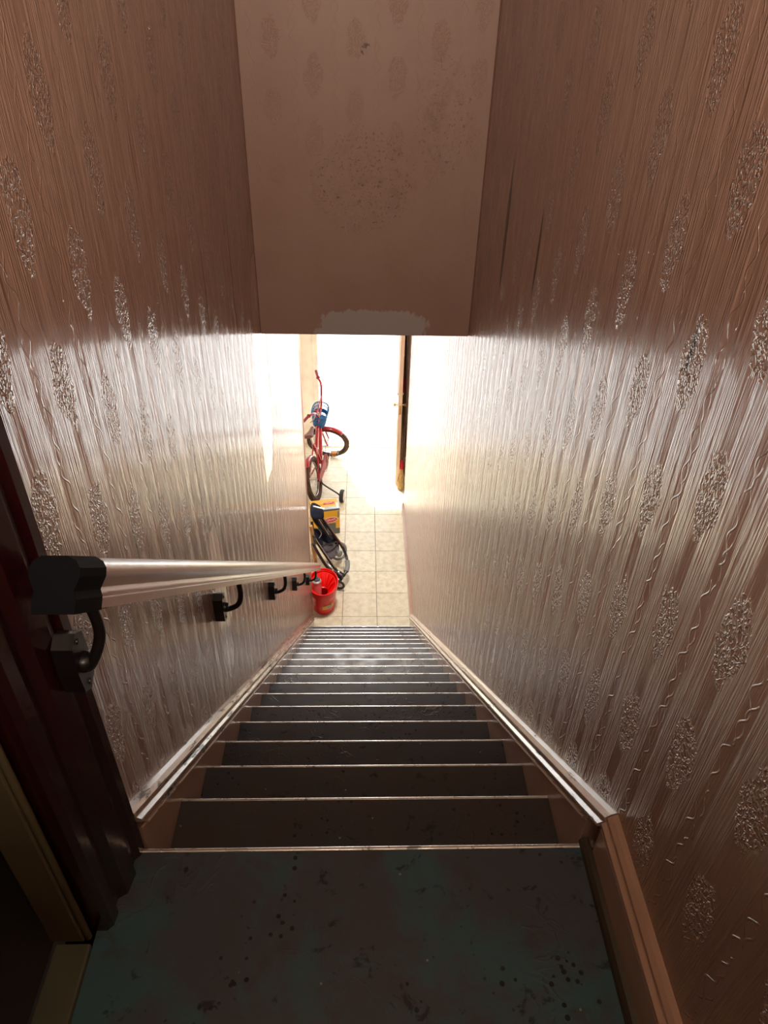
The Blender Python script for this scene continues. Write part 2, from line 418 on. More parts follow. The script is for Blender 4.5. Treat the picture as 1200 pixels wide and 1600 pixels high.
# dark room through the left doorway
struct(obox('wall_side_room', (-2.2, -1.7, -.1), (-2.1, 0, TOP), M['unlit_room_dark']), 'dark far wall of the side room')
struct(obox('wall_side_room_front', (-2.1, -.02, -.1), (-.585, .1, TOP), M['unlit_room_dark']), 'dark wall of the side room beside the stairs')
struct(obox('floor_side_room', (-2.1, -1.7, -.06), (-.57, -.02, -.004), M['unlit_room_dark']), 'dark floor of the unlit side room', 'floor')
struct(multi('wall_landing_left', [((-.585, -1.7, 0), (-.475, -1.1, TOP)), ((-.585, -1.1, 2.05), (-.475, 0, TOP))], M['wall_l']), 'wall over and behind the left landing doorway')

# ---- dark maroon frame of the left landing doorway
fr = struct(thing('door_frame', 'dark maroon glossy door frame on the left of the landing', 'door frame'), 'dark maroon glossy door frame at the left edge of the landing', 'door frame')
prof = [(-.165, -.585), (-.165, -.478), (-.155, -.468), (-.132, -.466), (-.126, -.474), (-.108, -.474), (-.098, -.458), (-.060, -.452), (-.052, -.462),
        (-.034, -.462), (-.024, -.452), (-.006, -.450), (-.0005, -.456), (-.0005, -.474), (-.02, -.4749), (-.02, -.585)]
bm = bmesh.new(); prism(bm, prof, lambda p, q, s: (q, p, s), 0.001, 2.16); obj('architrave', bm, M['maroon'], fr)
obox('lintel', (-.583, -1.1, 2.02), (-.46, -.167, 2.14), M['maroon'], fr)
# the door post facing the landing: an olive jamb with a rounded edge strip
jb = struct(thing('jamb', '', ''), 'olive brown door jamb in shadow left of the maroon frame', 'door jamb')
obox('lining', (-.572, -.185, .004), (-.512, -.166, 2.02), M['olive'], jb, bevel=.003)
otube('edge_bead', [(-.507, -.176, .004), (-.507, -.176, 2.02)], .006, M['olive'], jb)
th = struct(obox('threshold', (-.560, -1.1, -.003), (-.497, -.19, .012), gloss_paint('grey_green_threshold', (.12, .13, .09, 1), .5, coat=0), bevel=.004),
            'grey green threshold strip on the floor of the left doorway', 'threshold')

# ---- landing floor
bm = bmesh.new(); box(bm, (-.497, -1.7, -.03), (.4745, -.018, 0.0))
land = struct(obj('floor', bm, M['landing']), 'dark blue grey marbled vinyl floor of the landing', 'floor')
# landing skirting on the right
bb = struct(thing('baseboard_right', 'x', 'y'), 'brown painted skirting with ribbed top along the right of the landing', 'skirting')
sk = [(HW, .002), (.452, .002), (.452, .098), (.455, .102), (.455, .108), (.449, .112), (.449, .120), (.456, .124), (.460, .126), (.457, .131), (.457, .139), (.465, .146), (.472, .150), (HW, .150)]
bm = bmesh.new(); prism(bm, sk, lambda p, q, s: (p, s, q), -1.69, -.035); obj('skirting_board', bm, M['stringer'], bb, bevel=.001)
bm = bmesh.new(); prism(bm, [(.452, .001), (.434, .001), (.436, .010), (.443, .016), (.452, .018)], lambda p, q, s: (p, s, q), -1.69, -.004)
obj('floor_bead', bm, gloss_paint('dark_olive_bead', (.055, .046, .030, 1), .4), bb)

# ------------------------------------------------------------------ the staircase
st = thing('staircase', 'x', 'x'); struct(st, 'steep straight staircase with dark vinyl treads between painted stringers', 'stairs')
TW = .445
def tread_bm():
    bm = bmesh.new(); box(bm, (-TW, -G + .0, -.026), (TW, .012, 0.0)); return bm
tr0 = None
for i in range(1, 19):
    y, z = i * G, -i * RI
    if tr0 is None:
        me_o = obj('tread', tread_bm(), M['vinyl'], st); tr0 = me_o; t_ = me_o
        bm = bmesh.new(); tube(bm, [(-TW, .0125, -.006), (TW, .0125, -.006)], .0065, 10)
        nb = obj('nosing', bm, M['nosing'], t_, smooth=True); nz = nb
    else:
        t_ = bpy.data.objects.new('tread', tr0.data.copy()); C.objects.link(t_); t_.parent = st
        nz = nb.copy(); C.objects.link(nz); nz.parent = t_
    t_.location = (0, y - .018, z)
# landing nosing
ln = struct(otube('trim_1', [(-.452, -.0135, -.0065), (.434, -.0130, -.0055)], .0060, M['nosing']), 'bright worn nosing along the edge of the landing', 'nosing')
for i in range(0, 19):
    z1 = -i * RI - (.026 if i else .03)
    obox('riser', (-TW, i * G - .018 - .016, -(i + 1) * RI), (TW, i * G - .018, z1), M['vinyl'], st)
# stringers and their ribbed capping, parallel to the flight
def sheared(prof, sgn, y0, y1):
    bm = bmesh.new()
    prism(bm, prof, lambda p, q, s: (sgn * p, s, q - SL * s), y0, y1); return bm
SB = [(HW, -.28), (.4455, -.28), (.4455, .058), (.4475, .062), (HW, .062)]
CAPA = [(HW, .0625), (.4400, .0625), (.4375, .066), (.4390, .070), (.4500, .073), (.4520, .080), (HW, .080)]
CAPB = [(HW, .0802), (.4435, .0802), (.4405, .084), (.4415, .090), (.4500, .0955), (.4560, .097), (HW, .097)]
CAPC = [(HW, .0972), (.4560, .0972), (.4520, .102), (.4525, .109), (.4620, .119), (.472, .1245), (HW, .1245)]
for sgn, y0, y1, ch in ((-1, .001, YE_L - .10, 'chipped_l'), (1, -.034, YE_L + .02, 'chipped')):
    s_ = obj('stringer', sheared(SB, sgn, .012 if sgn > 0 else .001, 3.97), M['stringer'], st)
    tag(s_, 'left painted stringer board' if sgn < 0 else 'right painted stringer board')
    mo = obj('capping', sheared(CAPA, sgn, .02, 3.97), M[ch], st)
    tag(mo, 'peeling ribbed capping on the left stringer' if sgn < 0 else 'ribbed capping on the right stringer')
    obj('rib', sheared(CAPB, sgn, y0, 4.03), M[ch], mo); obj('rib', sheared(CAPC, sgn, y0, 4.10), M[ch], mo)
# hall skirting on the right
struct(multi('baseboard_hall', [((.455, 3.87, ZF), (HW, YE_R, ZF + .12)), ((.462, 3.87, ZF + .12), (HW, YE_R, ZF + .135))], M['paint']), 'painted skirting along the lower right wall', 'skirting')
# left wall end: a rounded paper-covered corner bead
struct(otube('trim_2', [(-.478, YE_L - .003, ZF), (-.478, YE_L - .003, ZB)], .009, M['paint']), 'vertical corner bead at the end of the left wall', 'trim')

# ------------------------------------------------------------------ hall floor of cream tiles
fl = struct(obox('floor', (-.90, 3.85, ZF - .06), (1.1, YD, ZF - .004), M['grout']), 'cream square tiled floor of the lower hall', 'floor')
TS, TX, TY = .3324, -.1885, 6.4802
tmesh = None
for ci in range(-3, 4):
    for ri in range(-3, 9):
        xa, xb = TX + ci * TS, TX + (ci + 1) * TS
        ya, yb = TY - ri * TS - TS, TY - ri * TS
        xa, xb = max(xa, -.78), min(xb, 1.1); ya, yb = max(ya, 3.86), min(yb, YD - .002)
        if xb - xa < .03 or yb - ya < .03: continue
        if xa > .45 and yb < YE_R - .2: continue
        full = abs(xb - xa - TS) < 1e-3 and abs(yb - ya - TS) < 1e-3
        g = .0022
        if full and tmesh is not None:
            o = bpy.data.objects.new('tile', tmesh); C.objects.link(o); o.parent = fl
            o.location = ((xa + xb) / 2, (ya + yb) / 2, ZF)
        else:
            hx, hy = (xb - xa) / 2 - g, (yb - ya) / 2 - g
            o = obox('tile', (-hx, -hy, -.008), (hx, hy, 0), M['tile'], fl, bevel=.0012)
            o.location = ((xa + xb) / 2, (ya + yb) / 2, ZF)
            if full: tmesh = o.data

# ------------------------------------------------------------------ street door
struct(obox('ground', (-14, YD, ZF - .12), (14, 40, ZF - .03), M['pavement']), 'sunlit pale pavement outside the street door', 'pavement')
sill = struct(thing('door_sill', 'x', 'x'), 'worn metal sill with two dark grooves in the street doorway', 'door sill')
obox('sill_plate', (DX0, YD - .10, ZF + .001), (DX1, YD + .2, ZF + .012), M['plaster'], sill, bevel=.003)
for yy, xa, xb in ((YD - .085, DX0 + .01, .08), (YD - .085, .12, .27), (YD + .055, DX0 + .01, .26)):
    obox('sill_strip', (xa, yy - .006, ZF + .012), (xb, yy + .006, ZF + .019), M['alu'], sill, bevel=.002)
df = struct(multi('door_frame', [((DX0 - .05, YD - .015, ZF), (DX0 + .012, YD + .09, ZF + DH + .05)), ((DX1 + .04, YD - .015, ZF), (DX1 + .09, YD + .09, ZF + DH + .05)),
                  ((DX0 + .012, YD - .015, ZF + DH), (DX1 + .04, YD + .09, ZF + DH + .05))], M['plaster'], bevel=.004), 'white frame around the open street door', 'door frame')
# the leaf stands open at a right angle against the right side
dl = struct(thing('door_1', 'x', 'x'), 'open pink cream street door seen edge on at the right', 'door')
LX0, LX1, LY0, LY1 = .402, .447, 6.42, 7.37
obox('leaf', (LX0, LY0, ZF + .015), (LX1, LY1, ZF + 2.1), M['doorwood'], dl, bevel=.002)
for z0, z1 in ((.25, .85), (1.15, 1.95)):
    for ya, yb in ((LY0 + .10, LY0 + .44), (LY0 + .52, LY0 + .86)):
        for xx in (LX0, LX1):
            obox('door_panel', (xx - .006, ya, ZF + z0), (xx + .006, yb, ZF + z1), M['doorwood'], dl, bevel=.004)
kz = ZF + 1.06
for sgn, xx in ((-1, LX0), (1, LX1)):
    k = olathe('knob', [(0, 0), (.022, .001), (.022, .005), (.008, .008), (.008, .025), (.018, .032), (.021, .041), (.015, .050), (0, .052)], (xx, LY0 + .065, kz), M['brass'], dl, (sgn, 0, 0), 16)
    olathe('lock_boss', [(0, 0), (.018, .001), (.018, .012), (.010, .016), (0, .016)], (xx, LY0 + .065, kz + .14), M['chrome'], dl, (sgn, 0, 0), 16)
obox('latch_plate', (LX0 + .012, LY0 - .002, kz - .09), (LX1 - .010, LY0 + .002, kz + .02), M['brass'], dl)
# things standing behind the door
br = thing('broom', 'old straw broom with red bindings standing behind the open door', 'broom')
b0, b1 = Vector((.468, 6.33, ZF + .002)), Vector((.487, 6.93, ZF + 1.45))
at_ = lambda f: b0.lerp(b1, f)
otube('handle', [at_(.20), at_(1)], .011, M['brownwood'], br)
bm = bmesh.new()
tube(bm, [at_(.17), at_(.10), at_(.045), at_(.0)], [.018, .030, .042, .040], 14); 
for k in range(26):
    a = k * 2.4; r0, r1 = .016, .026 + .012 * random.random()
    o_ = Vector((math.cos(a), math.sin(a) * 1.0, 0))
    tube(bm, [at_(.15) + o_ * r0, at_(.07) + o_ * (r1 + .01), at_(-.0) + o_ * (r1 + .008) + Vector((0, 0, .004 + .01 * random.random()))], .003, 5)
obj('bristles', bm, M['straw'], br, smooth=True)
tag(otube('binding', [at_(.155), at_(.225)], .0215, M['redband'], br, 14), 'red binding above the bristles')
tag(otube('grip', [at_(.74), at_(.84)], .0165, M['redband'], br, 14), 'red sleeve near the top of the handle')
sk2 = thing('wooden_pole', 'thin brown wooden pole leaning behind the open door beside the broom', 'pole')
otube('shaft', [(.505, 6.42, ZF + .012), (.498, 7.16, ZF + 1.95)], .012, M['brownwood'], sk2)
olathe('ferrule', [(0, -.012), (.015, -.010), (.016, .05), (.012, .06)], (.505, 6.42, ZF + .012), M['straw'], sk2, (.005, .36, .93), 14)
cu = thing('door_curtain', 'brown draught curtain bunched behind the open door', 'curtain')
bm = bmesh.new(); n = 40; A = []; B = []
for k in range(n + 1):
    f = k / n; y = 6.50 + .72 * f; x = .545 + .018 * math.sin(f * 34) + .008 * math.sin(f * 90)
    A.append(bm.verts.new((x, y, ZF + .30 - .0 * f))); B.append(bm.verts.new((x, y, ZF + 2.3)))
for k in range(n): bm.faces.new((A[k], A[k + 1], B[k + 1], B[k]))
cu_o = obj('cloth', bm, cloth('brown_curtain_cloth', (.55, .34, .20, 1), (.42, .25, .15, 1)), cu, smooth=True)
sm = cu_o.modifiers.new('thick', 'SOLIDIFY'); sm.thickness = .004
otube('curtain_rail', [(.545, 6.45, ZF + 2.31), (.545, 7.385, ZF + 2.31)], .010, M['brownwood'], cu)

# ------------------------------------------------------------------ handrail
hr = thing('handrail', 'glossy moulded handrail sloping down the left wall on dark brackets', 'handrail')
RX = -.392
def rail_z(y): return .765 - SL * (y + .08)
nrm = Vector((0, SL, 1)).normalized(); tdir = Vector((0, 1, -SL)).normalized()
rp = [(-.023, -.026), (.023, -.026), (.024, -.013), (.021, -.011), (.021, -.007), (.0175, -.004), (.0155, .002), (.019, .008), (.025, .013), (.0285, .020), (.0285, .027),
      (.025, .034), (.018, .039), (.008, .042), (-.008, .042), (-.018, .039), (-.025, .034), (-.0285, .027), (-.0285, .020), (-.025, .013), (-.019, .008), (-.0155, .002), (-.0175, -.004), (-.021, -.007), (-.021, -.011), (-.024, -.013)]
def rail_pt(p, q, s):
    b = Vector((RX, s, rail_z(s))) + nrm * q; return (b.x + p, b.y, b.z)
bm = bmesh.new(); prism(bm, rp, rail_pt, -.052, 4.02); obj('rail', bm, M['paint'], hr, smooth=True)
bm = bmesh.new(); prism(bm, [(-.026, -.028), (.026, -.028), (.027, -.010), (.024, .0), (.031, .018), (.031, .029), (.026, .038), (.016, .044), (-.016, .044), (-.026, .038), (-.031, .029), (-.031, .018), (-.024, 0), (-.027, -.010)], rail_pt, -.122, -.052)
r_ = obj('end_cap', bm, M['cap'], hr, smooth=False, bevel=.003)
tag(r_, 'black cap on the upper end of the rail')
for k, yb_ in enumerate((-.055, .872, 1.885, 2.831, 3.729)):
    wx = -.451 if k == 0 else -HW
    yr = yb_ - (.0 if k else -.01); zr = rail_z(yr) - .026 / nrm.z
    zc = zr - .100
    bk_ = obj('bracket', (lambda b: (tube(b, [(wx + .006, yb_, zc), (wx + .03, yb_, zc - .012), (RX - .012, yb_, zc + .008), (RX + .002, yr, zc + .05), (RX, yr, zr + .004)], [.008, .0085, .0085, .0085, .0075], 10, 5), b)[1])(bmesh.new()), M['bronze'], hr, smooth=True)
    hexp = [(-.020, .048), (0, .062), (.020, .048), (.024, 0), (.020, -.048), (0, -.062), (-.020, -.048), (-.024, 0)]
    bm = bmesh.new(); prism(bm, hexp, lambda p, q, s: (s, yb_ + p, zc + q * .92), wx, wx + .030); obj('wall_plate', bm, M['bronze'], bk_, bevel=.003)
    olathe('boss', [(0, 0), (.016, 0), (.016, .006), (.011, .012), (0, .013)], (wx + .030, yb_, zc), M['bronze'], bk_, (1, 0, 0), 14)
    obox('saddle_plate', (RX - .015, yr - .022, zr - .003), (RX + .015, yr + .022, zr + .003), M['bronze'], bk_, mtx=Matrix.Translation((0, yr, zr)) @ Matrix.Rotation(-math.atan(SL), 4, 'X') @ Matrix.Translation((0, -yr, -zr)))
    for dz in (-.042, .042):
        olathe('screw', [(0, 0), (.005, .0), (.0045, .002), (0, .003)], (wx + .030, yb_, zc + dz), M['bronze'], bk_, (1, 0, 0), 10)

# ------------------------------------------------------------------ red bucket
def F(x, y, h): return (x, y, ZF + h)
bu = thing('bucket', 'bright red oval plastic bucket on the tiles at the stair foot', 'bucket')
cx, cy = -.372, 4.31
olathe('bucket_body', [(0, .004), (.70, .004), (.76, .012), (.80, .06), (.86, .16), (.90, .215), (.965, .225), (1.0, .30), (1.035, .302), (1.035, .292), (1.045, .292), (1.045, .308), (.985, .308), (.945, .235), (.88, .22), (.84, .16), (.78, .06), (.73, .018), (0, .014)],
       F(cx, cy, 0), M['redplastic'], bu, seg=40, sx=.138, sy=.188)
bm = bmesh.new()
tube(bm, [F(cx - .138, cy, .30), F(cx - .11, cy + .12, .29), F(cx, cy + .185, .285), F(cx + .11, cy + .12, .29), F(cx + .138, cy, .30)], .005, 8, 8)
tag(obj('handle', bm, M['redplastic'], bu, smooth=True), 'red carrying handle folded on the rim')
# wringer insert seen as ridges inside the rim
bm = bmesh.new()
for k in range(4):
    a = math.radians(10 + k * 30); c_ = (cx + .11 * math.cos(a), cy + .15 * math.sin(a))
    c2 = (cx + .045 * math.cos(a), cy + .07 * math.sin(a))
    tube(bm, [F(c_[0], c_[1], .285), F((c_[0] + c2[0]) / 2, (c_[1] + c2[1]) / 2, .255), F(c2[0], c2[1], .19)], [.012, .013, .009], 8, 4)
lathe(bm, [(.30, .17), (.42, .18), (.84, .27), (.90, .285), (.86, .285), (.80, .275), (.40, .19), (.30, .18), (.30, .17)], F(cx, cy, 0), seg=32, sx=.138, sy=.188)
tag(obj('wringer', bm, M['redplastic'], bu, smooth=True), 'red wringer insert inside the bucket')
# sticker on the lower front
bm = bmesh.new()
def bpt(a, h, off=.0015):
    k = .80 + (h - .06) * .6
    return F(cx + (.138 * k + off) * math.cos(a), cy + (.188 * k + off) * math.sin(a), h)
def patch(bm, a0, a1, h0, h1, off, n=8):
    P_ = [[bm.verts.new(bpt(math.radians(a0 + (a1 - a0) * i / n), hh, off)) for i in range(n + 1)] for hh in (h0, h1)]
    for i in range(n): bm.faces.new((P_[0][i], P_[0][i + 1], P_[1][i + 1], P_[1][i]))
patch(bm, -92, -38, .085, .135, .003); lb = obj('sticker', bm, M['label'], bu); tag(lb, 'yellow and grey sticker on the bucket front')
bm = bmesh.new(); patch(bm, -68, -44, .092, .128, .0045); obj('sticker_print', bm, M['alu'], lb)

fk = thing('metal_flask', 'silver container with dark grey round cap standing in the red bucket', 'container')
fx, fy = -.428, 4.262
olathe('flask_body', [(0, .016), (.038, .018), (.042, .03), (.042, .33), (.040, .345), (.044, .352), (.044, .362), (.030, .374), (.026, .376)], F(fx, fy, 0), M['silver'], fk)
olathe('cap', [(.030, .372), (.031, .385), (.027, .392), (.014, .393), (.013, .402), (.010, .405), (0, .405)], F(fx, fy, 0), M['greycap'], fk)

# ------------------------------------------------------------------ stroller
sr = thing('stroller', 'folded dark grey stroller leaning on the left wall between bucket and carton', 'stroller')
def FP(l): return [F(*p) for p in l]
# seat fabric: a sagging sheet with two tones
def sheet(name, rows, mat, parent, thick=.006, sub=2, grow=1.16):
    cc = [sum(p[i] for r in rows for p in r) / sum(len(r) for r in rows) for i in range(3)]
    rows = [[tuple(cc[i] + (p[i] - cc[i]) * grow for i in range(3)) for p in r] for r in rows]
    bm = bmesh.new(); V = [[bm.verts.new(F(*p)) for p in r] for r in rows]
    for a, b in zip(V, V[1:]):
        for i in range(len(a) - 1): bm.faces.new((a[i], a[i + 1], b[i + 1], b[i]))
    o = obj(name, bm, mat, parent, smooth=True)
    s = o.modifiers.new('sub', 'SUBSURF'); s.levels = s.render_levels = sub
    t = o.modifiers.new('thick', 'SOLIDIFY'); t.thickness = thick; return o
T1 = [(-.481, 4.833, .8), (-.417, 4.86, .68), (-.338, 4.842, .56), (-.25, 4.814, .42), (-.199, 4.791, .34), (-.167, 4.753, .28), (-.15, 4.701, .24)]
otube('frame_tube', FP(T1), .015, M['tube'], sr, 10, 4)
o = otube('foam_grip', FP([(-.15, 4.701, .24), (-.146, 4.647, .21), (-.158, 4.593, .19)]), .024, M['foam'], sr, 12, 4); tag(o, 'pale grey foam grip')
otube('frame_tube', FP([(-.158, 4.593, .19), (-.175, 4.565, .175), (-.189, 4.55, .16)]), .015, M['tube'], sr, 10, 3)
otube('frame_tube', FP([(-.487, 4.814, .76), (-.446, 4.812, .70), (-.392, 4.799, .60), (-.337, 4.784, .50), (-.30, 4.80, .44)]), .015, M['tube'], sr, 10, 3)
otube('frame_tube', FP([(-.482, 4.64, .62), (-.413, 4.64, .47), (-.341, 4.632, .33), (-.273, 4.606, .22), (-.200, 4.56, .16)]), .015, M['tube'], sr, 10, 3)
otube('frame_tube', FP([(-.474, 4.567, .56), (-.424, 4.583, .42), (-.364, 4.57, .30), (-.304, 4.581, .20)]), .015, M['tube'], sr, 10, 3)
otube('frame_tube', FP([(-.489, 4.712, .72), (-.477, 4.665, .64), (-.452, 4.599, .55)]), .014, M['tube'], sr, 10, 3)
otube('crossbar', FP([(-.24, 4.81, .41), (-.31, 4.74, .43), (-.413, 4.64, .47)]), .008, M['tube'], sr, 8, 3)
sheet('back_sling', [[(-.485, 4.86, .72), (-.44, 4.87, .66), (-.40, 4.86, .60), (-.35, 4.85, .54)], [(-.49, 4.80, .68), (-.455, 4.80, .62), (-.415, 4.80, .55), (-.37, 4.80, .49)]], cloth('dark_sling', (.03, .028, .034, 1), (.05, .045, .05, 1)), sr)
# highlights of the dark tubes, laid on as thin chrome strips
for off, L_ in ((.018, T1[:5]), (.018, [(-.482, 4.64, .62), (-.413, 4.64, .47), (-.341, 4.632, .33), (-.273, 4.606, .22)]), (.014, [(-.487, 4.814, .76), (-.446, 4.812, .70), (-.392, 4.799, .60), (-.337, 4.784, .50)])):
    otube('tube_highlight', [Vector(F(*p)) + Vector((.006, -.010, off)) for p in L_], .0045, M['chrome'], sr, 6, 3)
top = [(-.495, 4.812, .55), (-.44, 4.83, .53), (-.385, 4.845, .50), (-.335, 4.845, .47), (-.295, 4.862, .43), (-.26, 4.854, .39)]
mid = [(-.49, 4.79, .48), (-.44, 4.82, .42), (-.395, 4.83, .38), (-.35, 4.83, .36), (-.30, 4.84, .34), (-.252, 4.83, .34)]
md2 = [(-.47, 4.75, .46), (-.43, 4.76, .38), (-.39, 4.77, .33), (-.345, 4.785, .30), (-.30, 4.80, .28), (-.250, 4.79, .30)]
bot = [(-.455, 4.732, .46), (-.42, 4.716, .40), (-.39, 4.71, .345), (-.355, 4.712, .295), (-.32, 4.71, .25), (-.275, 4.755, .245)]
sheet('seat_back', [top, mid, md2], M['navy'], sr)
sheet('seat_pocket', [[mid[2], mid[3], mid[4], mid[5]], [(-.375, 4.775, .35), md2[3], md2[4], md2[5]], [bot[2], bot[3], bot[4], bot[5]]], M['greyfab'], sr).location = (0, -.004, .010)
tag([o for o in C.objects if o.name.startswith('seat_pocket')][-1], 'grey pocket panel of the seat')
otube('piping', [Vector(F(*p)) + Vector((0, -.004, .006)) for p in top[2:] + [(-.249, 4.83, .34), (-.249, 4.785, .295), (-.277, 4.757, .245), (-.32, 4.71, .245), (-.355, 4.71, .295)]], .0034, M['piping'], sr, 6, 4)
otube('piping', [Vector(F(*p)) + Vector((0, -.004, .008)) for p in ((-.495, 4.812, .55), (-.44, 4.83, .535), (-.405, 4.80, .50), (-.43, 4.79, .45))], .0032, M['piping'], sr, 6, 3)
sheet('canopy', [[(-.495, 4.90, .80), (-.44, 4.88, .79), (-.385, 4.84, .775)], [(-.50, 4.82, .79), (-.44, 4.82, .77), (-.383, 4.81, .73)], [(-.492, 4.74, .74), (-.44, 4.78, .71), (-.39, 4.82, .69)]], M['navy'], sr, .012)
olathe('canopy_rod', [(0, 0), (.008, 0), (.008, .13), (0, .13)], F(-.50, 4.86, .80), M['chrome'], sr, (1, -.2, -.15), 8)
# joint block and hinge plates
bm = bmesh.new()
tube(bm, FP([(-.285, 4.60, .19), (-.245, 4.585, .175), (-.19, 4.545, .155)]), [.026, .036, .030], 12, 3)
tube(bm, FP([(-.20, 4.555, .16), (-.215, 4.535, .12), (-.235, 4.53, .085)]), [.018, .014, .010], 10, 2)
obj('folding_joint', bm, M['black'], sr, smooth=True)
bm = bmesh.new()
tube(bm, FP([(-.352, 4.652, .275), (-.325, 4.62, .25), (-.296, 4.59, .225)]), [.010, .014, .010], 8, 3)
obj('hinge_plate', bm, M['silver'], sr, smooth=True)
olathe('joint_cap', [(0, 0), (.011, 0), (.010, .006), (0, .008)], F(-.232, 4.572, .202), M['silver'], sr, (.2, -.5, .8), 12)
def wheel(name, c, axis, R, r, mt, mr, parent, spokes=5, hubw=.016):
    ax = Vector(axis).normalized(); q = Vector((0, 0, 1)).rotation_difference(ax); c = Vector(c)
    bm = bmesh.new(); n = 36
    tube(bm, [c + q @ Vector((math.cos(2 * math.pi * k / n) * (R - r), math.sin(2 * math.pi * k / n) * (R - r), 0)) for k in range(n)], r, 10, 0, True)
    W_ = obj(name, bm, mt, parent, smooth=True)
    bm = bmesh.new(); lathe(bm, [(0, -hubw), (.014, -hubw), (.016, 0), (.014, hubw), (0, hubw)], c, ax, 12)
    for k in range(spokes):
        a = 2 * math.pi * k / spokes; tube(bm, [c + q @ Vector((.01 * math.cos(a), .01 * math.sin(a), 0)), c + q @ Vector(((R - r) * math.cos(a), (R - r) * math.sin(a), 0))], .004, 6)
    obj('wheel_hub', bm, mr, W_, smooth=True); return W_
wheel('wheel', F(-.245, 4.53, .077), (.35, 1, .25), .078, .012, M['dkrubber'], M['silver'], sr)
tag(wheel('wheel', F(-.245, 5.02, .102), (.55, -.75, .35), .100, .013, M['greyrubber'], M['silver'], sr), 'grey tyred wheel beside the carton')
wheel('wheel', F(-.49, 4.57, .077), (.2, 1, .1), .078, .012, M['dkrubber'], M['silver'], sr)
otube('axle', FP([(-.245, 5.02, .102), (-.28, 4.96, .2), (-.27, 4.86, .36)]), .009, M['tube'], sr, 8, 3)
bm = bmesh.new(); tube(bm, FP([(-.275, 4.97, .16), (-.245, 4.93, .15), (-.215, 4.91, .15)]), [.028, .036, .024], 10, 3)
tag(obj('foot_rest', bm, M['greyrubber'], sr, smooth=True), 'blue grey foot rest bundle')

wd = thing('wooden_crutch', 'tan wooden stick leaning between the left wall and the stroller', 'stick')
wdk = [F(-.530, 4.50, .004), F(-.475, 4.70, .50), F(-.500, 4.74, .86)]
bm = bmesh.new(); tube(bm, FP([(-.452, 4.66, .03), (-.462, 4.64, .30), (-.474, 4.655, .52), (-.492, 4.62, .74)]), [.018, .018, .018, .016], 10, 4); obj('shaft', bm, M['pine'], wd, smooth=True)
bm = bmesh.new(); tube(bm, FP([(-.460, 4.62, .31), (-.486, 4.65, .42), (-.492, 4.67, .55), (-.494, 4.63, .72)]), .010, 8, 4); obj('side_rail', bm, M['pine'], wd, smooth=True)
olathe('rubber_foot', [(0, 0), (.017, 0), (.015, .03), (.012, .034)], F(-.452, 4.662, .001), M['dkrubber'], wd, (0, 0, 1), 12)

# ------------------------------------------------------------------ carton
cb = thing('carton', 'yellow and grey printed cardboard carton behind the stroller', 'box')
ang = math.radians(12); BX, BY, BZ = .30, .19, .34
base = Matrix.Translation(F(-.245, 5.46, .002)) @ Matrix.Rotation(ang, 4, 'Z')     # origin = front right bottom corner
def cbx(name, a, b, mat, parent, bevel=0): return obox(name, a, b, mat, parent, bevel, base)
bd = cbx('carton_body', (-BX, 0, 0), (0, BY, BZ), M['boxy'], cb, .002)
e = .0012
cbx('grey_panel', (-BX + .001, -e, .001), (-.001, 0, .075), M['boxgrey'], bd)
cbx('grey_panel', (-.20, -e * 1.2, .075), (-.045, 0, .15), M['boxgrey'], bd)
cbx('grey_panel', (-BX + .001, -e, BZ - .022), (-.001, 0, BZ), M['boxgrey'], bd)
cbx('grey_panel', (-BX + .002, .0, BZ), (-.002, .045, BZ + e), M['alu'], bd)
cbx('grey_panel', (-.03, .02, BZ), (-.002, .11, BZ + e * 1.2), M['white'], bd)
cbx('grey_panel', (-.024, -e * 1.3, .22), (-.006, 0, .305), M['greyrubber'], bd)
cbx('tape_seam', (-BX, BY / 2 - .0015, BZ), (0, BY / 2 + .0015, BZ + e * 1.4), M['greyfab'], bd)
def oval(name, cx_, cz_, a, b, rot, mat, parent, off, top_=False, n=28):
    bm = bmesh.new(); P0 = []; P1 = []
    for k in range(n):
        t = 2 * math.pi * k / n; u_, v_ = a * math.cos(t), b * math.sin(t)
        u_, v_ = cx_ + u_ * math.cos(rot) - v_ * math.sin(rot), cz_ + u_ * math.sin(rot) + v_ * math.cos(rot)
        for L, o2 in ((P0, 0), (P1, off)):
            p = Vector((u_, v_, BZ + o2)) if top_ else Vector((u_, -o2, v_)); L.append(bm.verts.new(base @ p))
    bm.faces.new(P0); bm.faces.new(P1)
    for k in range(n): bm.faces.new((P0[k], P0[(k + 1) % n], P1[(k + 1) % n], P1[k]))
    return obj(name, bm, mat, parent)
oval('oval_border', -.105, .195, .082, .036, .12, M['white'], bd, .0016)
oval('red_oval', -.105, .195, .077, .031, .12, M['boxred'], bd, .0024)
oval('red_oval', -.10, .115, .065, .020, .1, M['boxred'], bd, .0020, True)
def text(body, size, x, z, mat, parent, off, top_=False, rot=0.0):
    cu_ = bpy.data.curves.new('lettering', 'FONT'); cu_.body = body; cu_.size = size; cu_.align_x = 'CENTER'; cu_.align_y = 'CENTER'; cu_.extrude = .0004
    tmp = bpy.data.objects.new('tmp', cu_); C.objects.link(tmp)
    dg = bpy.context.evaluated_depsgraph_get(); me = bpy.data.meshes.new_from_object(tmp.evaluated_get(dg)); bpy.data.objects.remove(tmp)
    me.materials.clear(); me.materials.append(mat); me.name = 'lettering'
    o_ = bpy.data.objects.new('lettering', me); C.objects.link(o_); o_.parent = parent
    R_ = Matrix.Rotation(rot, 4, 'Z')
    loc = Matrix.Translation((x, z, BZ + off)) @ R_ if top_ else Matrix.Translation((x, -off, z)) @ Matrix.Rotation(math.radians(90), 4, 'X') @ R_
    o_.data.transform(base @ loc); return o_
text('CERAM', .036, -.105, .195, M['white'], bd, .0028, rot=.12)
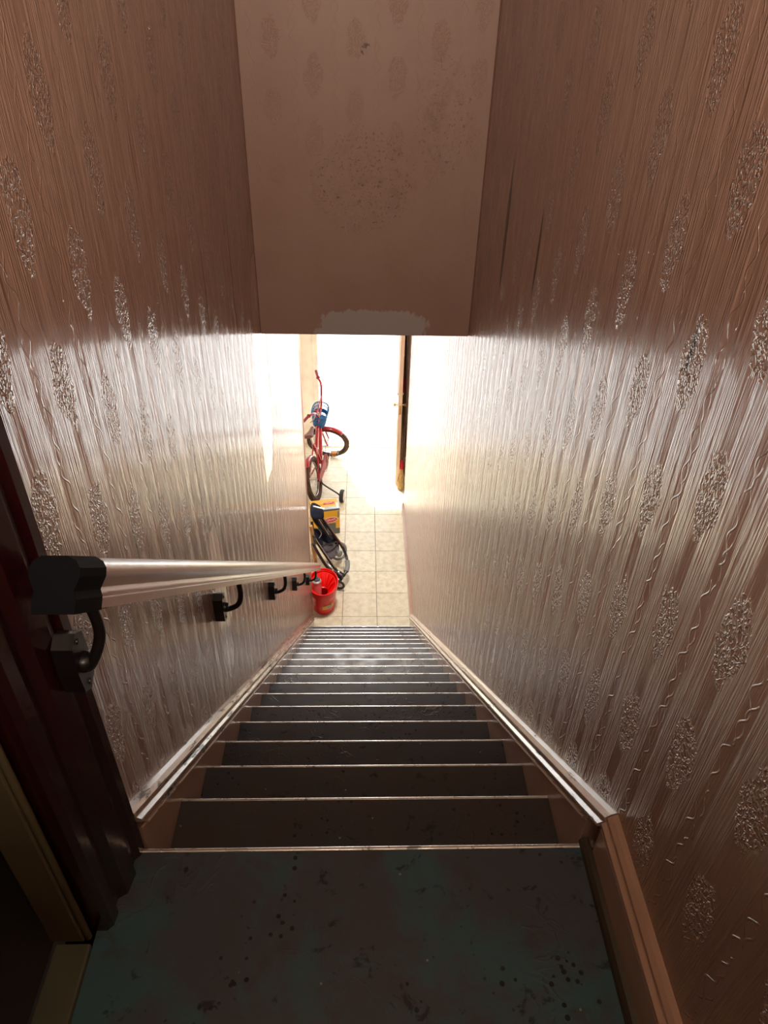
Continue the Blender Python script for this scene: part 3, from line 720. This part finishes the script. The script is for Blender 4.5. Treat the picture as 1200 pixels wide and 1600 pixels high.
text('CERAM', .024, -.10, .115, M['white'], bd, .0024, True, .1)

# ------------------------------------------------------------------ bicycle
bi = thing('bicycle', 'red child bicycle with blue basket and stabilisers against the left hall wall', 'bicycle')
A_ = Vector((-.514, 6.144, ZF)); hd = math.radians(9.2); lean = math.radians(12.0)
fwd = Vector((math.sin(hd), math.cos(hd), 0)); left0 = Vector((-math.cos(hd), math.sin(hd), 0))
upL = (Vector((0, 0, 1)) * math.cos(lean) + left0 * math.sin(lean)).normalized(); leftL = (left0 * math.cos(lean) - Vector((0, 0, 1)) * math.sin(lean)).normalized()
def L(x, y, z): return A_ + fwd * x + leftL * y + upL * z
RW = .265; WB = .857
hubF = Vector((WB, 0, RW)); axt = Vector((.70, 0, .72)); ax_ = (axt - hubF).normalized()
Rst = Matrix.Rotation(math.radians(-93), 4, ax_)
def S(x, y, z):                         # a point of the steering group (given as if steered straight)
    p = Rst @ (Vector((x, y, z)) - hubF) + hubF; return L(*p)
def cyc_wheel(cL, tr, label):
    n = 64; r = .030
    bm = bmesh.new(); tube(bm, [tr(cL[0] + (RW - r) * math.cos(a), 0, cL[2] + (RW - r) * math.sin(a)) for a in [2 * math.pi * k / n for k in range(n)]], r, 12, 0, True)
    ty = obj('wheel', bm, M['tyre'], bi, smooth=True); tag(ty, label)
    bm = bmesh.new()                                   # knobbly tread
    for k in range(72):
        a = 2 * math.pi * k / 72
        for yy in (-.015, .015):
            a2 = a + (.02 if yy > 0 else -.02)
            p = lambda dr, da, y_: tr(cL[0] + (RW + dr) * math.cos(a2 + da), y_, cL[2] + (RW + dr) * math.sin(a2 + da))
            vs = [bm.verts.new(p(dr, da, yy + dy)) for dr in (-.006, .0035) for da in (-.017, .017) for dy in (-.008, .008)]
            for f in ((0, 1, 3, 2), (4, 5, 7, 6), (0, 1, 5, 4), (2, 3, 7, 6), (0, 2, 6, 4), (1, 3, 7, 5)): bm.faces.new([vs[i] for i in f])
    tag(obj('tread_blocks', bm, M['tyre'], ty), kind='stuff')
    bm = bmesh.new(); rr = RW - .052
    tube(bm, [tr(cL[0] + rr * math.cos(a), 0, cL[2] + rr * math.sin(a)) for a in [2 * math.pi * k / n for k in range(n)]], .009, 8, 0, True)
    obj('rim', bm, M['chrome'], ty, smooth=True)
    bm = bmesh.new(); tube(bm, [tr(cL[0], -.045, cL[2]), tr(cL[0], .045, cL[2])], .016, 12); obj('hub', bm, M['chrome'], ty, smooth=True)
    bm = bmesh.new()
    for k in range(24):
        a = 2 * math.pi * k / 24; sd_ = .028 if k % 2 else -.028
        tube(bm, [tr(cL[0] + .014 * math.cos(a + .6), sd_, cL[2] + .014 * math.sin(a + .6)), tr(cL[0] + rr * math.cos(a), 0, cL[2] + rr * math.sin(a))], .0013, 5)
    tag(obj('spokes', bm, M['steel'], ty), kind='stuff')
cyc_wheel((0, 0, RW), L, 'brown tyred rear wheel'); cyc_wheel((WB, 0, RW), S, 'brown tyred front wheel turned sideways')
ht0, ht1 = (.742, 0, .595), (.705, 0, .705); BB = (.385, 0, .26); STT = (.30, 0, .56)
bm = bmesh.new()
tube(bm, [L(*ht0), L(*ht1)], .026, 14)
tube(bm, [L(.735, 0, .605), L(.56, 0, .42), L(*BB)], .024, 12, 5)
tube(bm, [L(.712, 0, .68), L(.52, 0, .56), L(.335, 0, .44)], .021, 12, 5)
tube(bm, [L(*BB), L(*STT)], .020, 12)
for s_ in (-1, 1):
    tube(bm, [L(.385, .02 * s_, .26), L(.2, .05 * s_, .255), L(0, .058 * s_, RW)], .010, 8, 4)
    tube(bm, [L(.315, .016 * s_, .50), L(.16, .045 * s_, .37), L(0, .058 * s_, RW)], .009, 8, 4)
tube(bm, [L(.385, -.04, .26), L(.385, .04, .26)], .024, 14)
obj('frame', bm, M['bikered'], bi, smooth=True)
# fork
bm = bmesh.new(); q0 = hubF + ax_ * .30
tube(bm, [S(*(hubF + ax_ * .28)), S(*(hubF + ax_ * .50))], .016, 12)
for s_ in (-1, 1):
    tube(bm, [S(hubF.x, .055 * s_, hubF.z), S(*(hubF + ax_ * .16 + Vector((.0, .052 * s_, 0)))), S(*(hubF + ax_ * .275 + Vector((0, .045 * s_, 0)))), S(*(hubF + ax_ * .295))], .012, 10, 4)
obj('fork', bm, M['bikered'], bi, smooth=True)
def guard(name, cL, tr, a0, a1, R_, w_, mat):
    bm = bmesh.new(); n = 18; V = []
    for k in range(n + 1):
        a = math.radians(a0 + (a1 - a0) * k / n); row = []
        for j in range(5):
            yy = (j / 4 - .5) * 2 * w_; dr = -(abs(j / 4 - .5) * 2) ** 2 * .016
            row.append(bm.verts.new(tr(cL[0] + (R_ + dr) * math.cos(a), yy, cL[2] + (R_ + dr) * math.sin(a))))
        V.append(row)
    for a, b in zip(V, V[1:]):
        for j in range(4): bm.faces.new((a[j], a[j + 1], b[j + 1], b[j]))
    o = obj(name, bm, mat, bi, smooth=True); s = o.modifiers.new('t', 'SOLIDIFY'); s.thickness = .003; return o
guard('mudguard', (WB, 0, RW), S, 52, 118, RW + .016, .034, M['bikered'])
guard('mudguard', (0, 0, RW), L, 58, 120, RW + .016, .034, M['bikered'])
# chain guard, crank, pedals
bm = bmesh.new()
pf = [(.47, .27), (.45, .33), (.385, .35), (.20, .315), (.02, .295), (-.04, .262), (-.03, .235), (.02, .222), (.20, .222), (.385, .20), (.45, .215)]
prism(bm, pf, lambda p, q, s: L(p, s, q), -.082, -.066); tag(obj('chain_guard', bm, M['gripred'], bi, bevel=.003), 'dark red chain guard')
bm = bmesh.new(); tube(bm, [L(.385, -.05, .26), L(.385, -.105, .26)], .011, 10); tube(bm, [L(.385, -.10, .26), L(.500, -.112, .295)], .010, 8)
obj('crank', bm, M['chrome'], bi, smooth=True); bm = bmesh.new()
tube(bm, [L(.385, .05, .26), L(.385, .10, .26)], .011, 10); tube(bm, [L(.385, .095, .26), L(.270, .105, .225)], .010, 8)
obj('crank', bm, M['chrome'], bi, smooth=True)
for s_, px_, pz_ in ((-1, .50, .295), (1, .27, .225)):
    bm = bmesh.new(); y0_, y1_ = .118 * s_, .205 * s_
    def pb(a, b):
        vs = box(bm, (0, 0, 0), (1, 1, 1))
        for v in vs: v.co = L(a[0] + v.co.x * (b[0] - a[0]), a[1] + v.co.y * (b[1] - a[1]), a[2] + v.co.z * (b[2] - a[2]))
    pb((px_ - .035, y0_, pz_ - .011), (px_ + .035, y1_, pz_ + .011)); pd_ = obj('pedal', bm, M['black'], bi, bevel=.003)
    for dx in (-.037, .035):
        bm = bmesh.new(); pb((px_ + dx, y0_ + .012 * s_, pz_ - .012), (px_ + dx + .004, y1_ - .012 * s_, pz_ + .012)); tag(obj('reflector', bm, M['orange'], pd_), 'orange pedal reflector')
    bm = bmesh.new(); pb((px_ - .030, y0_ + .01 * s_, pz_ + .0112), (px_ + .030, y1_ - .01 * s_, pz_ + .0135)); obj('pedal_pad', bm, M['orange'], pd_)
# saddle
otube('seat_post', [L(.305, 0, .54), L(.288, 0, .675)], .012, M['chrome'], bi)
bm = bmesh.new(); rows = []
for k in range(13):
    f = k / 12; w_ = .020 + .060 * (1 - f) ** 1.6 * (1 if k else .75); x_ = .19 + .24 * f; hz = .712 - .012 * math.sin(f * math.pi) + .012 * (1 - f)
    rows.append([bm.verts.new(L(x_, w_ * math.cos(a), hz + (.014 if math.sin(a) > 0 else .030) * math.sin(a))) for a in [2 * math.pi * j / 14 for j in range(14)]])
for a, b in zip(rows, rows[1:]):
    for j in range(14): bm.faces.new((a[j], a[(j + 1) % 14], b[(j + 1) % 14], b[j]))
bm.faces.new(rows[0]); bm.faces.new(rows[-1][::-1]); obj('saddle', bm, M['saddle'], bi, smooth=True)
# handlebar, stem, grips, levers
stp = hubF + ax_ * .56
bm = bmesh.new()
tube(bm, [S(*(hubF + ax_ * .48)), S(*stp), S(stp.x + .03, 0, stp.z + .01)], .013, 12, 3)
obj('stem', bm, M['bikered'], bi, smooth=True)
hb = [(.735, 0, .80), (.735, .05, .80), (.73, .10, .84), (.71, .19, .97), (.69, .25, 1.03), (.645, .31, 1.05)]
bm = bmesh.new()
pts = [S(x, -y, z) for x, y, z in hb[::-1]] + [S(x, y, z) for x, y, z in hb[1:]]
tube(bm, pts, .0135, 12, 4); tube(bm, [S(.718, -.155, .92), S(.718, .155, .92)], .008, 8)
obj('handlebar', bm, M['bikered'], bi, smooth=True)
for s_ in (-1, 1):
    a, b = S(.650, .305 * s_, 1.05), S(.605, .41 * s_, 1.055)
    g_ = otube('grip', [a, b], .0165, M['gripred'], bi, 12)
    otube('flange', [a, a.lerp(b, .06)], .024, M['gripred'], g_, 14)
    otube('brake_lever', [S(.69, .24 * s_, 1.025), S(.71, .28 * s_, 1.02), S(.70, .34 * s_, 1.02), S(.68, .38 * s_, 1.02)], .0055, M['alu'], bi, 8, 4)
otube('brake_cable', [S(.69, -.24, 1.02), S(.80, -.12, .92), S(.76, .02, .70), L(.60, -.05, .44), L(.40, -.09, .36), L(.22, -.10, .22), L(.1, -.05, .38)], .0028, M['tube'], bi, 6, 6)
# basket hung on the bar
bk2 = thing('basket', None, None); bk2.parent = bi
bcx = .735
def ring(hgt, w_, d_, n=28):
    out = []
    for k in range(n):
        a = 2 * math.pi * k / n; c_, s_ = math.cos(a), math.sin(a); e_ = 2.6
        out.append(((abs(c_) ** (2 / e_)) * math.copysign(1, c_) * d_, (abs(s_) ** (2 / e_)) * math.copysign(1, s_) * w_, hgt))
    return out
def bas(p): return S(bcx + p[0], p[1], p[2])
lv = [(.630, .105, .075), (.680, .112, .081), (.730, .119, .087), (.780, .126, .093), (.830, .133, .099)]
bm = bmesh.new()
for h_, w_, d_ in lv[:-1]: tube(bm, [bas(p) for p in ring(h_, w_, d_)], .0045, 6, 0, True)
for k in range(28):
    tube(bm, [bas(ring(h_, w_, d_)[k]) for h_, w_, d_ in lv], .0045, 6)
R0, R1 = ring(.680, .112, .081), ring(.730, .119, .087)
for k in range(28):
    bm.faces.new([bm.verts.new(bas(p)) for p in (R0[k], R0[(k + 1) % 28], R1[(k + 1) % 28], R1[k])])
obj('lattice_side', bm, M['blue'], bk2, smooth=False)
bm = bmesh.new(); tube(bm, [bas(p) for p in ring(*lv[-1])], .0075, 8, 0, True); obj('rim', bm, M['blue'], bk2, smooth=True)
bm = bmesh.new(); bm.faces.new([bm.verts.new(bas(p)) for p in ring(.628, .105, .075)]); b_o = obj('basket_floor', bm, M['blue'], bk2)
s = b_o.modifiers.new('t', 'SOLIDIFY'); s.thickness = .004
# stabilisers
for s_, zz in ((-1, .0), (1, .0)):
    # wheel stands upright on the floor, out to the side
    cw = A_ + left0 * (.285 if s_ < 0 else .155) * s_ + Vector((0, 0, .078)) + fwd * (-.03)
    if s_ > 0: cw = A_ + left0 * .19 + Vector((0, 0, .078)) + fwd * (-.03)
    top_ = L(0, .075 * s_, RW)
    ar = otube('stabiliser_arm', [top_, L(-.01, .10 * s_, .19), cw + left0 * (-.06 * s_) + Vector((0, 0, .035)), cw + left0 * (-.022 * s_)], .010, M['black'], bi, 8, 4)
    bm = bmesh.new()
    lathe(bm, [(0, -.020), (.045, -.024), (.066, -.024), (.076, -.018), (.078, 0), (.076, .018), (.066, .024), (.045, .024), (0, .020)], cw, left0 * s_, 28)
    wv = obj('stabiliser_wheel', bm, M['dkrubber'], bi, smooth=True)
    bm = bmesh.new(); lathe(bm, [(.0, .0245), (.040, .0265), (.058, .0265), (.062, .0245)], cw, left0 * s_, 24); obj('wheel_disc', bm, M['white'], wv, smooth=True)
